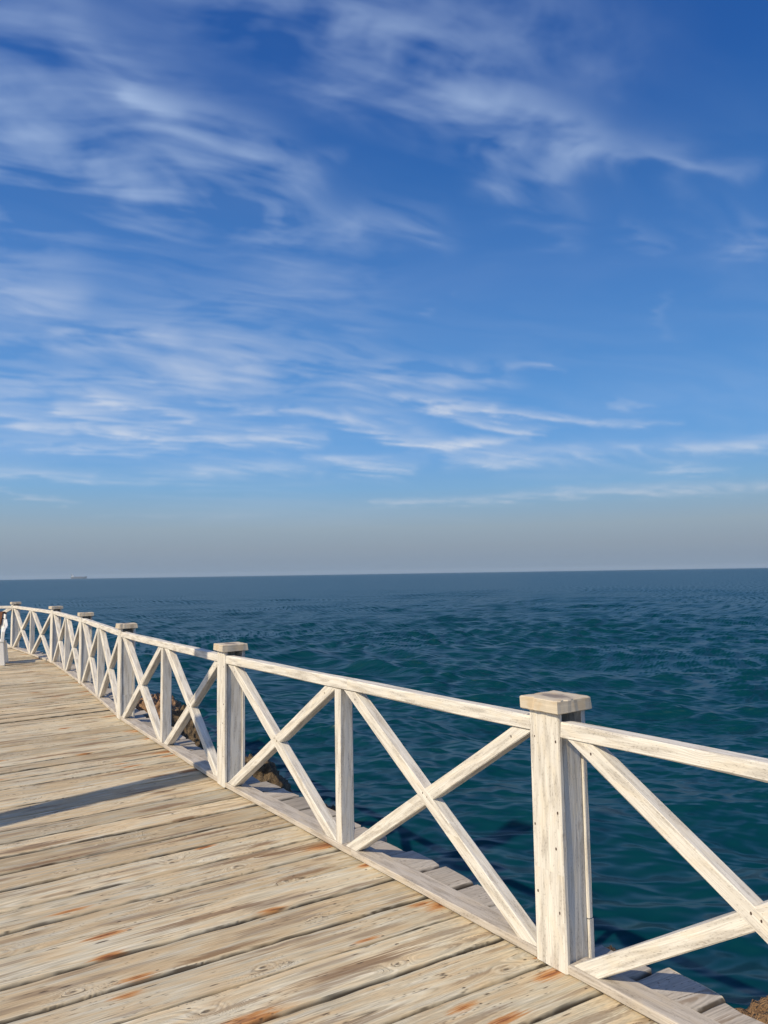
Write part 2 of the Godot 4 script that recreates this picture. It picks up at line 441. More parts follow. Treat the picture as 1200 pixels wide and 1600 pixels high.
func deck_textures() -> void:
	var h := STRIPS * STRIP_PX
	var n_slow := noise(FastNoiseLite.TYPE_SIMPLEX_SMOOTH, 21)
	var n_ring := noise(FastNoiseLite.TYPE_SIMPLEX_SMOOTH, 22, 1.0, 2)
	var n_fine := noise(FastNoiseLite.TYPE_SIMPLEX_SMOOTH, 23, 1.0, 2)
	var n_crack := noise(FastNoiseLite.TYPE_SIMPLEX_SMOOTH, 24)
	var n_patch := noise(FastNoiseLite.TYPE_SIMPLEX_SMOOTH, 25, 1.0, 3)
	var n_hue := noise(FastNoiseLite.TYPE_SIMPLEX_SMOOTH, 26, 1.0, 2)
	var cols := []
	var hts := []
	cols.resize(STRIPS)
	hts.resize(STRIPS)
	var one_strip := func(s: int) -> void:
		var col := PackedByteArray()
		var hgt := PackedByteArray()
		col.resize(GRAIN_PX * STRIP_PX * 3)
		hgt.resize(GRAIN_PX * STRIP_PX)
		var rng := RandomNumberGenerator.new()
		rng.seed = 500 + s
		var plank := s + 12
		var knots := []
		for k in KNOTS:
			if k[0] == plank:
				knots.append([OUT_END - k[1], k[2] * PLANK, k[3]])
		if knots.size() < 2:
			knots.append([rng.randf_range(0.3, 3.0), rng.randf_range(0.04, 0.22), rng.randf_range(0.012, 0.026)])
		var spots := []
		for k in RUST:
			if k[0] == plank:
				spots.append([OUT_END - k[1], k[2] * PLANK, k[3] * 0.68, k[4] * 0.66, 0])
		for k in BROWN:
			if k[0] == plank:
				spots.append([OUT_END - k[1], k[2] * PLANK, k[3] * 0.5, k[4] * 0.5, 1])
		for row in [0.0, -0.38, -1.24, -2.1]:
			for v in [0.2, 0.72]:
				if rng.randf() < 0.75:
					spots.append([OUT_END - row + rng.randf_range(-0.03, 0.03), (v + rng.randf_range(-0.1, 0.1)) * PLANK, 0.0075, 0.0042, 2])
		for q in 7:      # small dark checks and bruises
			spots.append([rng.randf_range(0.1, 2.4), rng.randf_range(0.02, 0.24), rng.randf_range(0.012, 0.03), rng.randf_range(0.002, 0.004), 2])
		for q in 9:
			spots.append([rng.randf_range(0.3, 2.4), rng.randf_range(0.02, 0.24), rng.randf_range(0.06, 0.28), rng.randf_range(0.006, 0.022), 3])
		var tone := rng.randf_range(0.76, 1.10)
		var warm := rng.randf_range(-0.5, 0.5)
		var tilt := rng.randf_range(-0.02, 0.02)
		var heart_v := rng.randf_range(-0.12, 0.38)
		var heart_u := rng.randf_range(-0.5, 2.5)
		var taper := rng.randf_range(0.0004, 0.0022)
		var pats := PackedFloat32Array()
		var hues := PackedFloat32Array()
		pats.resize(STRIP_PX)
		hues.resize(STRIP_PX)
		for x in GRAIN_PX:
			var u := (x + 0.5) / GRAIN_PX * STRIP_M
			var bend := 0.016 * n_slow.get_noise_2d(u * 0.9, s * 7.7) + tilt * u
			var near_knots := []
			for k in knots:
				if absf(u - k[0]) < k[2] * 12.0:
					near_knots.append(k)
			var near_spots := []
			for k in spots:
				if absf(u - k[0]) < k[2] * 2.2:
					near_spots.append(k)
			if x % 4 == 0:
				for y in STRIP_PX:
					var vy := (y + 0.5) / STRIP_PX * PLANK
					pats[y] = n_patch.get_noise_3d(u * 1.9, vy * 11.0, s * 2.7)
					hues[y] = n_hue.get_noise_3d(u * 3.0, vy * 22.0, s * 4.9 + 40.0)
			for y in STRIP_PX:
				var v := (y + 0.5) / STRIP_PX * PLANK
				var gr := bend + sqrt((v - heart_v) * (v - heart_v) + taper * (u - heart_u) * (u - heart_u))
				var heart := 0.0
				var halo := 0.0
				var rings := 0.0
				for k in near_knots:
					var du: float = u - k[0]
					var dv: float = v - k[1]
					var r: float = k[2]
					var w := exp(-(du * du / (r * r * 9.0) + dv * dv / (r * r * 2.6)))
					var ring := sqrt(du * du * 0.16 + dv * dv)
					gr = lerpf(gr, k[1] + bend + ring, w)
					var e := sqrt(du * du * 0.30 + dv * dv) / r
					var hl := 1.0 - smoothstep(0.6, 2.2, e)
					if hl > halo:
						halo = hl
						rings = 0.5 + 0.5 * sin(e * 8.0 + r * 900.0 + 360.0 * bend + 2.5 * sin(du * 40.0))
					heart = maxf(heart, (1.0 - smoothstep(0.15, 0.36, e)) * 0.75)
				var ring_n := n_ring.get_noise_3d(u * 1.1, gr * 95.0, s * 3.1)
				var fine := n_fine.get_noise_3d(u * 5.0, gr * 230.0, s * 5.3)
				var crk := n_crack.get_noise_3d(u * 1.6, gr * 55.0, s * 9.1)
				var pat := pats[y]
				var hue := hues[y]
				var crack := (1.0 - smoothstep(0.0, 0.06, absf(crk - 0.12))) * smoothstep(0.0, 0.25, pat)
				var l := tone * (1.0 + 0.22 * ring_n + 0.34 * fine + 0.18 * pat)
				var wv := clampf(0.5 + warm * 0.5 + 1.0 * hue, 0.0, 1.0)
				var r_ := lerpf(0.525, 0.580, wv) * l
				var g_ := lerpf(0.482, 0.465, wv) * l
				var b_ := lerpf(0.368, 0.300, wv) * l
				# weathered brown in the soft rings
				var soft := smoothstep(0.05, 0.38, ring_n + 0.35 * fine) * smoothstep(-0.15, 0.4, hue + pat * 0.5) * 0.42
				r_ = lerpf(r_, 0.30, soft)
				g_ = lerpf(g_, 0.215, soft)
				b_ = lerpf(b_, 0.135, soft)
				# bleached grey fibres
				var ble := smoothstep(0.15, 0.6, -hue + 0.3 * fine) * 0.6
				r_ = lerpf(r_, 0.53 * l, ble)
				g_ = lerpf(g_, 0.50 * l, ble)
				b_ = lerpf(b_, 0.415 * l, ble)
				# the ends beyond the railing are weathered grey
				var grey := (1.0 - smoothstep(0.24, 0.37, u + 0.06 * hue + 0.03 * fine)) * 0.85
				r_ = lerpf(r_, 0.40 * l, grey)
				g_ = lerpf(g_, 0.375 * l, grey)
				b_ = lerpf(b_, 0.345 * l, grey)
				if halo > 0.0:
					r_ = lerpf(r_, lerpf(0.36, 0.60, rings) + 0.2 * fine, halo * 0.42)
					g_ = lerpf(g_, lerpf(0.28, 0.545, rings) + 0.2 * fine, halo * 0.42)
					b_ = lerpf(b_, lerpf(0.18, 0.42, rings) + 0.16 * fine, halo * 0.42)
				var dark := maxf(crack * 0.8, heart)
				# dirt and rot on the sawn edges, plus painted shade of the gaps
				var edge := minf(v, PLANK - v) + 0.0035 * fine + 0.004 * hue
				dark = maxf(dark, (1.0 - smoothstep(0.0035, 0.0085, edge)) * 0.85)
				for k in near_spots:
					var du: float = (u - k[0]) / k[2]
					var dv: float = (v - k[1]) / k[3]
					var dd := 0.80 * sqrt(du * du + dv * dv) + 0.45 * fine + 0.35 * ring_n + 0.3 * hue
					var w := 1.0 - smoothstep(0.45, 1.15, dd)
					if w > 0.0:
						if k[4] == 0:
							w *= 0.92
							var core := 1.0 - smoothstep(0.0, 0.55, dd)
							r_ = lerpf(r_, lerpf(0.47, 0.22, core), w)
							g_ = lerpf(g_, lerpf(0.215, 0.065, core), w)
							b_ = lerpf(b_, lerpf(0.065, 0.017, core), w)
						elif k[4] == 1:
							w *= 0.8
							r_ = lerpf(r_, 0.21, w)
							g_ = lerpf(g_, 0.125, w)
							b_ = lerpf(b_, 0.065, w)
						elif k[4] == 2:
							dark = maxf(dark, w * 0.9)
						else:
							w *= 0.6
							r_ = lerpf(r_, 0.24, w)
							g_ = lerpf(g_, 0.17, w)
							b_ = lerpf(b_, 0.11, w)
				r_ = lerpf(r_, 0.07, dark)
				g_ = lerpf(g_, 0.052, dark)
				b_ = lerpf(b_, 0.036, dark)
				var at := y * GRAIN_PX + x
				col[at * 3] = int(255.0 * pow(clampf(r_, 0.0, 1.0), 0.4545))
				col[at * 3 + 1] = int(255.0 * pow(clampf(g_, 0.0, 1.0), 0.4545))
				col[at * 3 + 2] = int(255.0 * pow(clampf(b_, 0.0, 1.0), 0.4545))
				hgt[at] = int(255.0 * clampf(0.62 - 0.20 * ring_n + 0.14 * fine - 0.5 * dark + halo * (0.2 * rings - 0.04), 0.0, 1.0))
		cols[s] = col
		hts[s] = hgt
	rows_in_threads(one_strip, STRIPS)
	var ca := PackedByteArray()
	var ha := PackedByteArray()
	for s in STRIPS:
		ca.append_array(cols[s])
		ha.append_array(hts[s])
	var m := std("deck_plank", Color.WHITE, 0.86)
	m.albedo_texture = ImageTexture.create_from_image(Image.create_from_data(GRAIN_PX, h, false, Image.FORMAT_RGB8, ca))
	m.heightmap_enabled = true
	m.heightmap_texture = ImageTexture.create_from_image(Image.create_from_data(GRAIN_PX, h, false, Image.FORMAT_L8, ha))
	m.heightmap_scale = 0.5
	m.metallic_specular = 0.3


func fence_textures() -> void:
	var n := 1024
	var n_slow := noise(FastNoiseLite.TYPE_SIMPLEX_SMOOTH, 31)
	var n_ring := noise(FastNoiseLite.TYPE_SIMPLEX_SMOOTH, 32, 1.0, 2)
	var n_fine := noise(FastNoiseLite.TYPE_SIMPLEX_SMOOTH, 33, 1.0, 2)
	var n_wear := noise(FastNoiseLite.TYPE_SIMPLEX_SMOOTH, 34, 1.0, 4)
	var n_hue := noise(FastNoiseLite.TYPE_SIMPLEX_SMOOTH, 35, 1.0, 3)
	var knots := [[0.31, 0.06, 0.012], [1.22, 0.17, 0.016], [0.75, 0.30, 0.012], [1.66, 0.40, 0.014], [0.15, 0.44, 0.010], [1.05, 0.46, 0.011], [1.8, 0.1, 0.012]]
	var parts := []
	parts.resize(16)
	var one_part := func(s: int) -> void:
		var col := PackedByteArray()
		var hgt := PackedByteArray()
		var rows := n / 16
		col.resize(n * rows * 3)
		hgt.resize(n * rows)
		for j in rows:
			var v := (s * rows + j + 0.5) / n * 0.5
			for x in n:
				var u := (x + 0.5) / n * 2.0
				var gr := v + 0.010 * n_slow.get_noise_2d(u * 1.3, v * 3.0)
				var halo := 0.0
				var heart := 0.0
				for k in knots:
					var du: float = u - k[0]
					var dv: float = v - k[1]
					var r: float = k[2]
					if absf(du) < r * 9.0 and absf(dv) < r * 5.0:
						var w := exp(-(du * du / (r * r * 7.0) + dv * dv / (r * r * 2.4)))
						gr = lerpf(gr, k[1] + sqrt(du * du * 0.2 + dv * dv), w)
						var e := sqrt(du * du * 0.4 + dv * dv) / r
						halo = maxf(halo, 1.0 - smoothstep(0.5, 1.2, e))
						heart = maxf(heart, 1.0 - smoothstep(0.25, 0.6, e))
				var ring := n_ring.get_noise_2d(u * 1.0, gr * 120.0)
				var fine := n_fine.get_noise_2d(u * 4.5, gr * 260.0)
				var wear := n_wear.get_noise_2d(u * 3.2, v * 26.0)
				var hue := n_hue.get_noise_2d(u * 5.0 + 30.0, v * 16.0)
				var speck := n_wear.get_noise_2d(u * 60.0 + 9.0, v * 130.0)
				var l := 1.02 + 0.13 * ring + 0.22 * fine
				var r_ := 0.660 * l
				var g_ := 0.640 * l
				var b_ := 0.585 * l
				# cream where the wash is thin, grey where it has gone
				var cream := smoothstep(0.0, 0.5, hue) * 0.30
				r_ = lerpf(r_, 0.660, cream)
				g_ = lerpf(g_, 0.580, cream)
				b_ = lerpf(b_, 0.430, cream)
				var bare := smoothstep(-0.06, 0.40, wear + 0.34 * ring + 0.30 * fine) * 0.52
				r_ = lerpf(r_, 0.360 * l, bare)
				g_ = lerpf(g_, 0.330 * l, bare)
				b_ = lerpf(b_, 0.285 * l, bare)
				var grime := smoothstep(0.32, 0.62, speck + 0.35 * wear + 0.15 * fine) * 0.55
				r_ = lerpf(r_, 0.23, grime)
				g_ = lerpf(g_, 0.205, grime)
				b_ = lerpf(b_, 0.175, grime)
				var dk := maxf(halo * 0.25, heart * 0.35)
				r_ = lerpf(r_, 0.34, dk)
				g_ = lerpf(g_, 0.27, dk)
				b_ = lerpf(b_, 0.19, dk)
				var at := j * n + x
				col[at * 3] = int(255.0 * pow(clampf(r_, 0.0, 1.0), 0.4545))
				col[at * 3 + 1] = int(255.0 * pow(clampf(g_, 0.0, 1.0), 0.4545))
				col[at * 3 + 2] = int(255.0 * pow(clampf(b_, 0.0, 1.0), 0.4545))
				hgt[at] = int(255.0 * clampf(0.6 + 0.16 * ring + 0.14 * fine - 0.22 * bare - 0.2 * grime - 0.2 * heart, 0.0, 1.0))
		parts[s] = [col, hgt]
	rows_in_threads(one_part, 16)
	var ca := PackedByteArray()
	var ha := PackedByteArray()
	for q in parts:
		ca.append_array(q[0])
		ha.append_array(q[1])
	var m := std("whitewash", Color.WHITE, 0.78)
	m.albedo_texture = ImageTexture.create_from_image(Image.create_from_data(n, n, false, Image.FORMAT_RGB8, ca))
	m.heightmap_enabled = true
	m.heightmap_texture = ImageTexture.create_from_image(Image.create_from_data(n, n, false, Image.FORMAT_L8, ha))
	m.heightmap_scale = 0.24
	m.metallic_specular = 0.35
	var worn := m.duplicate() as StandardMaterial3D
	worn.resource_name = "worn_wash"
	worn.albedo_color = lin(.74, .70, .67)
	mat["worn_wash"] = worn
	# the caps: a dark weathered blotch on the upper face
	var cn := 256
	var ci := Image.create_empty(cn, cn, false, Image.FORMAT_RGB8)
	for y in cn:
		for x in cn:
			var u := (x + 0.5) / cn
			var v := (y + 0.5) / cn
			var ring := n_ring.get_noise_2d(u * 0.6 + 5.0, v * 26.0)
			var fine := n_fine.get_noise_2d(u * 3.0 + 2.0, v * 90.0)
			var hue := n_hue.get_noise_2d(u * 2.2 + 60.0, v * 2.6)
			var l := 1.0 + 0.13 * ring + 0.10 * fine
			var c := Vector3(0.55, 0.49, 0.39) * l
			c = c.lerp(Vector3(0.50, 0.39, 0.25) * l, smoothstep(0.0, 0.4, hue) * 0.6)
			var d := Vector2((u - 0.5) / 0.40, (v - 0.48) / 0.20).length() + 0.5 * hue + 0.4 * fine + 0.3 * ring
			c = c.lerp(Vector3(0.13, 0.105, 0.105), (1.0 - smoothstep(0.5, 1.15, d)) * 0.75)
			ci.set_pixel(x, y, lin(c.x, c.y, c.z))
	var cm := std("cap_wood", Color.WHITE, 0.8)
	cm.albedo_texture = ImageTexture.create_from_image(ci)
	cm.metallic_specular = 0.35


func rock_textures() -> void:
	var n := 512
	var cell := noise(FastNoiseLite.TYPE_CELLULAR, 41, 0.045)
	cell.cellular_return_type = FastNoiseLite.RETURN_DISTANCE
	var pits := cell.get_seamless_image(n, n)
	var fbm := noise(FastNoiseLite.TYPE_SIMPLEX_SMOOTH, 42, 0.012, 5).get_seamless_image(n, n)
	var grit := noise(FastNoiseLite.TYPE_SIMPLEX_SMOOTH, 43, 0.16, 3).get_seamless_image(n, n)
	var tint := noise(FastNoiseLite.TYPE_SIMPLEX_SMOOTH, 44, 0.02, 4).get_seamless_image(n, n)
	var speck := noise(FastNoiseLite.TYPE_SIMPLEX_SMOOTH, 45, 0.10, 3).get_seamless_image(n, n)
	var hi := Image.create_empty(n, n, false, Image.FORMAT_L8)
	var im := Image.create_empty(n, n, false, Image.FORMAT_RGB8)
	for y in n:
		for x in n:
			var a := pits.get_pixel(x, y).r
			var b := fbm.get_pixel(x, y).r
			var c := grit.get_pixel(x, y).r
			var l := clampf(0.55 * a + 0.75 * c + 0.4 * (b - 0.5), 0.0, 1.0)
			var k := tint.get_pixel(x, y).r
			var sp := speck.get_pixel(x, y).r
			im.set_pixel(x, y, lin(0.36, 0.28, 0.20).lerp(lin(0.62, 0.50, 0.35), smoothstep(0.3, 0.7, k)).lerp(lin(0.74, 0.66, 0.52), smoothstep(0.58, 0.75, sp) * 0.8))
			hi.set_pixel(x, y, Color(l, l, l))
	for v in [["rock_brown", lin(.38, .34, .28), 1.9], ["rock_pink", lin(.74, .56, .46), 1.6], ["rock_tan", lin(.40, .30, .21), 0.9], ["rock_wet", lin(.13, .12, .11), 1.5]]:
		var m := std(v[0], v[1], 0.9 if v[0] != "rock_wet" else 0.45)
		m.albedo_texture = ImageTexture.create_from_image(im)
		m.heightmap_enabled = true
		m.heightmap_texture = ImageTexture.create_from_image(hi)
		m.heightmap_scale = 4.0
		m.uv1_triplanar = true
		m.uv1_scale = Vector3.ONE * v[2]


func water_material() -> void:
	var n := 1024
	var tile := 11.0
	var rng := RandomNumberGenerator.new()
	rng.seed = 77
	var table := PackedFloat32Array()
	table.resize(n)
	for i in n:
		var c := cos(TAU * i / n)
		table[i] = c + 0.35 * c * absf(c)
	var sx := PackedFloat32Array()
	var sy := PackedFloat32Array()
	sx.resize(n * n)
	sy.resize(n * n)
	for i in 25:
		var k := 9.5 * pow(95.0 / 9.5, i / 24.0)
		var th := deg_to_rad(-102.0 + rng.randf_range(-65, 65))
		var kx := int(round(k * cos(th)))
		var ky := int(round(k * sin(th)))
		var slope := RIPPLE * pow(9.5 / k, 0.12)
		var kk := sqrt(kx * kx + ky * ky)
		var ax := slope * kx / kk
		var ay := slope * ky / kk
		var ph := rng.randi_range(0, n - 1)
		var at := 0
		var c := 0.0
		for y in n:
			var idx := (ky * y + ph + 1048576) & 1023
			for x in n:
				c = table[idx]
				sx[at] += ax * c
				sy[at] += ay * c
				idx = (idx + kx) & 1023
				at += 1
	var all := PackedByteArray()
	all.resize(n * n * 3)
	for at in n * n:
		var v := Vector3(-sx[at], -sy[at], 1.0).normalized()
		all[at * 3] = int(127.5 + 127.5 * v.x)
		all[at * 3 + 1] = int(127.5 + 127.5 * v.y)
		all[at * 3 + 2] = int(127.5 + 127.5 * v.z)
	var m := std("sea_water", lin(.001, .034, .047), 0.30)
	m.metallic_specular = 0.32
	m.normal_enabled = true
	m.normal_texture = ImageTexture.create_from_image(Image.create_from_data(n, n, false, Image.FORMAT_RGB8, all))
	m.normal_scale = 1.3
	m.uv1_scale = Vector3(1.0 / tile, 1.0 / tile, 1.0)


# ------------------------------------------------------------------ sea

func make_sea() -> void:
	var rng := RandomNumberGenerator.new()
	rng.seed = 5
	var waves := []
	var count := 46
	for i in count:
		var lam := 0.24 * pow(10.0 / 0.24, float(i) / (count - 1)) * rng.randf_range(0.95, 1.05)
		var th := deg_to_rad(100.0 + rng.randf_range(-52, 52))         # they come in from the open sea
		var k := TAU / lam
		var slope := SWELL * lerpf(1.4, 0.5, smoothstep(0.5, 4.0, lam))
		waves.append([k * cos(th), k * sin(th), slope / k, lam, rng.randf() * TAU, cos(th), sin(th)])
	var height := EYE - SEA
	var radii := PackedFloat32Array([0.4, 1.2, 2.2, 3.2])
	var phi := 0.68
	while phi > 0.0009:
		radii.append(height / tan(phi))
		phi -= 0.0012 if phi > 0.10 else 0.0006
	radii.append_array([4500.0, 7000.0, 11500.0, 16000.0])
	var angles := PackedFloat32Array()
	var a := -39.0
	while a <= 39.0:
		angles.append(deg_to_rad(a))
		a += 0.10
	a = 43.0
	while a < 318.0:
		angles.append(deg_to_rad(a))
		a += 4.0
	angles.append(TAU - deg_to_rad(39.0) - 0.0001)
	var rows := radii.size()
	var cols := angles.size()
	var fine := 0
	for x in angles:
		if x < deg_to_rad(39.01):
			fine += 1
	var warp := noise(FastNoiseLite.TYPE_SIMPLEX_SMOOTH, 51, 1.0, 2)
	var gust := noise(FastNoiseLite.TYPE_SIMPLEX_SMOOTH, 52, 1.0, 3)
	var vr := []
	var nr := []
	var tr := []
	vr.resize(rows)
	nr.resize(rows)
	tr.resize(rows)
	var one_row := func(j: int) -> void:
		var r := radii[j]
		var step := radii[mini(j + 1, rows - 1)] - r
		var vs := PackedVector3Array()
		var ns := PackedVector3Array()
		var ts := PackedVector2Array()
		vs.resize(cols)
		ns.resize(cols)
		ts.resize(cols)
		var across := r * 0.00175
		var kx := PackedFloat32Array()
		var kz := PackedFloat32Array()
		var am := PackedFloat32Array()
		var ph0 := PackedFloat32Array()
		var ux := PackedFloat32Array()
		var uz := PackedFloat32Array()
		for w in waves:
			# a wave that the mesh cannot carry fades out
			var need: float = w[3] / maxf(step, across)
			var keep := smoothstep(1.7, 2.8, need)
			if keep > 0.0:
				kx.append(w[0])
				kz.append(w[1])
				am.append(w[2] * keep)
				ph0.append(w[4])
				ux.append(w[5])
				uz.append(w[6])
		var nw := kx.size()
		var ph := 0.0
		var ac := 0.0
		var as_ := 0.0
		for i in cols:
			var x := r * sin(angles[i])
			var z := -r * cos(angles[i])
			var y := 0.0
			var dx := 0.0
			var dz := 0.0
			var nx := 0.0
			var ny := 0.0
			var nz := 0.0
			var gst := 1.0
			# under the boardwalk the water is out of sight and stays plain
			if i < fine and (x - feet[1].x) * 0.826 + (-z - feet[1].y) * 0.563 > -0.6:
				gst = 0.80 + 0.55 * gust.get_noise_2d(x * 0.035, z * 0.05)
				for w in nw:
					ph = kx[w] * x + kz[w] * z + ph0[w]
					ac = am[w] * cos(ph)
					as_ = am[w] * sin(ph)
					y += as_
					dx += ac * ux[w]
					dz += ac * uz[w]
					nx -= ac * kx[w]
					nz -= ac * kz[w]
					ny += as_ * (kx[w] * ux[w] + kz[w] * uz[w])
			vs[i] = Vector3(x + dx * 0.8 * gst, SEA + y * gst, z + dz * 0.8 * gst)
			ns[i] = Vector3(nx * gst, maxf(1.0 - 0.8 * ny * gst, 0.25), nz * gst).normalized()
			ts[i] = Vector2(x + 0.6 * warp.get_noise_2d(x * 0.11, z * 0.11) + 2.6 * warp.get_noise_2d(x * 0.045, z * 0.045 + 7.0) + 9.0 * warp.get_noise_2d(x * 0.012, z * 0.012), z + 0.6 * warp.get_noise_2d(x * 0.11 + 50.0, z * 0.11) + 2.6 * warp.get_noise_2d(x * 0.045 + 30.0, z * 0.045) + 9.0 * warp.get_noise_2d(x * 0.012 + 20.0, z * 0.012))
		vr[j] = vs
		nr[j] = ns
		tr[j] = ts
	rows_in_threads(one_row, rows)
	var v := PackedVector3Array()
	var nn := PackedVector3Array()
	var t := PackedVector2Array()
	for j in rows:
		v.append_array(vr[j])
		nn.append_array(nr[j])
		t.append_array(tr[j])
	var index := PackedInt32Array()
	index.resize((rows - 1) * cols * 6)
	var at := 0
	for j in rows - 1:
		for i in cols:
			var i2 := (i + 1) % cols
			var p := j * cols
			index[at] = p + i
			index[at + 1] = p + cols + i
			index[at + 2] = p + cols + i2
			index[at + 3] = p + i
			index[at + 4] = p + cols + i2
			index[at + 5] = p + i2
			at += 6
	var arrays := []
	arrays.resize(Mesh.ARRAY_MAX)
	arrays[Mesh.ARRAY_VERTEX] = v
	arrays[Mesh.ARRAY_NORMAL] = nn
	arrays[Mesh.ARRAY_TEX_UV] = t
	arrays[Mesh.ARRAY_INDEX] = index
	var mesh := ArrayMesh.new()
	mesh.add_surface_from_arrays(Mesh.PRIMITIVE_TRIANGLES, arrays)
	var o := place("sea", mesh, mat.sea_water, self)
	o.set_meta("kind", "structure")
	o.set_meta("label", "dark teal choppy sea reaching to the horizon")


# ------------------------------------------------------------------ deck

func foot(s: float) -> Vector2:
	var i := 0
	while i < feet.size() - 2 and arc[i + 1] < s:
		i += 1
	return feet[i] + (feet[i + 1] - feet[i]) * ((s - arc[i]) / (arc[i + 1] - arc[i]))


func along(s: float) -> Vector2:
	var i := 0
	while i < feet.size() - 2 and arc[i + 1] < s:
		i += 1
	return (feet[i + 1] - feet[i]).normalized()


# the planks fan slightly: their bearing, degrees right of forward, by distance along the railing
func plank_dir(s: float) -> Vector2:
	var key := [[-4.0, 60.0], [0.0, 60.0], [2.2, 55.8], [5.0, 52.5], [9.0, 55.0], [13.0, 60.0], [16.6, 66.0], [21.0, 68.0]]
	var a: float = key[-1][1]
	for i in key.size() - 1:
		if s <= key[i + 1][0]:
			a = lerpf(key[i][1], key[i + 1][1], clampf((s - key[i][0]) / (key[i + 1][0] - key[i][0]), 0.0, 1.0))
			break
	return Vector2(sin(deg_to_rad(a)), cos(deg_to_rad(a)))


func make_deck() -> void:
	var deck := Node3D.new()
	deck.name = "boardwalk"
	deck.position = g(feet[1].x, feet[1].y)
	add_child(deck)
	deck.set_meta("kind", "structure")
	deck.set_meta("label", "weathered timber boardwalk of wide bleached planks")
	var rng := RandomNumberGenerator.new()
	rng.seed = 9
	var lines := []
	var s := 0.099 - 13 * PLANK
	while s < arc[-1]:
		lines.append(s)
		var a := along(s)
		var d := plank_dir(s)
		s += PLANK / absf(a.x * d.y - a.y * d.x)
	for k in lines.size() - 1:
		make_plank(deck, k, lines[k], lines[k + 1], rng)
	# bearers under the planks and the piles that carry them
	for i in range(1, feet.size() - 1):
		for d in [0.02, -1.24, -2.6, -3.9]:
			var p0: Vector2 = feet[i] + plank_dir(arc[i]) * d
			var p1: Vector2 = feet[i + 1] + plank_dir(arc[i + 1]) * d
			if i == feet.size() - 2:
				continue
			beam("joist", deck, deck.position, g(p0.x, p0.y, -0.135), g(p1.x, p1.y, -0.135), g(plank_dir(arc[i]).x, plank_dir(arc[i]).y), Vector3.UP, 0.09, 0.16, 0.006, mat.dark_timber)
		for d in [-0.25, -2.6]:
			var q: Vector2 = feet[i] + plank_dir(arc[i]) * d
			beam("pile", deck, deck.position, g(q.x, q.y, SEA - 1.2), g(q.x, q.y, -0.22), Vector3.RIGHT, Vector3.FORWARD, 0.2, 0.2, 0.03, mat.dark_timber)
	for d in [0.02, -1.24, -2.6, -3.9]:
		var p0: Vector2 = feet[0] + plank_dir(arc[0]) * d
		var p1: Vector2 = feet[1] + plank_dir(arc[1]) * d
		beam("joist", deck, deck.position, g(p0.x, p0.y, -0.135), g(p1.x, p1.y, -0.135), g(plank_dir(0).x, plank_dir(0).y), Vector3.UP, 0.09, 0.16, 0.006, mat.dark_timber)


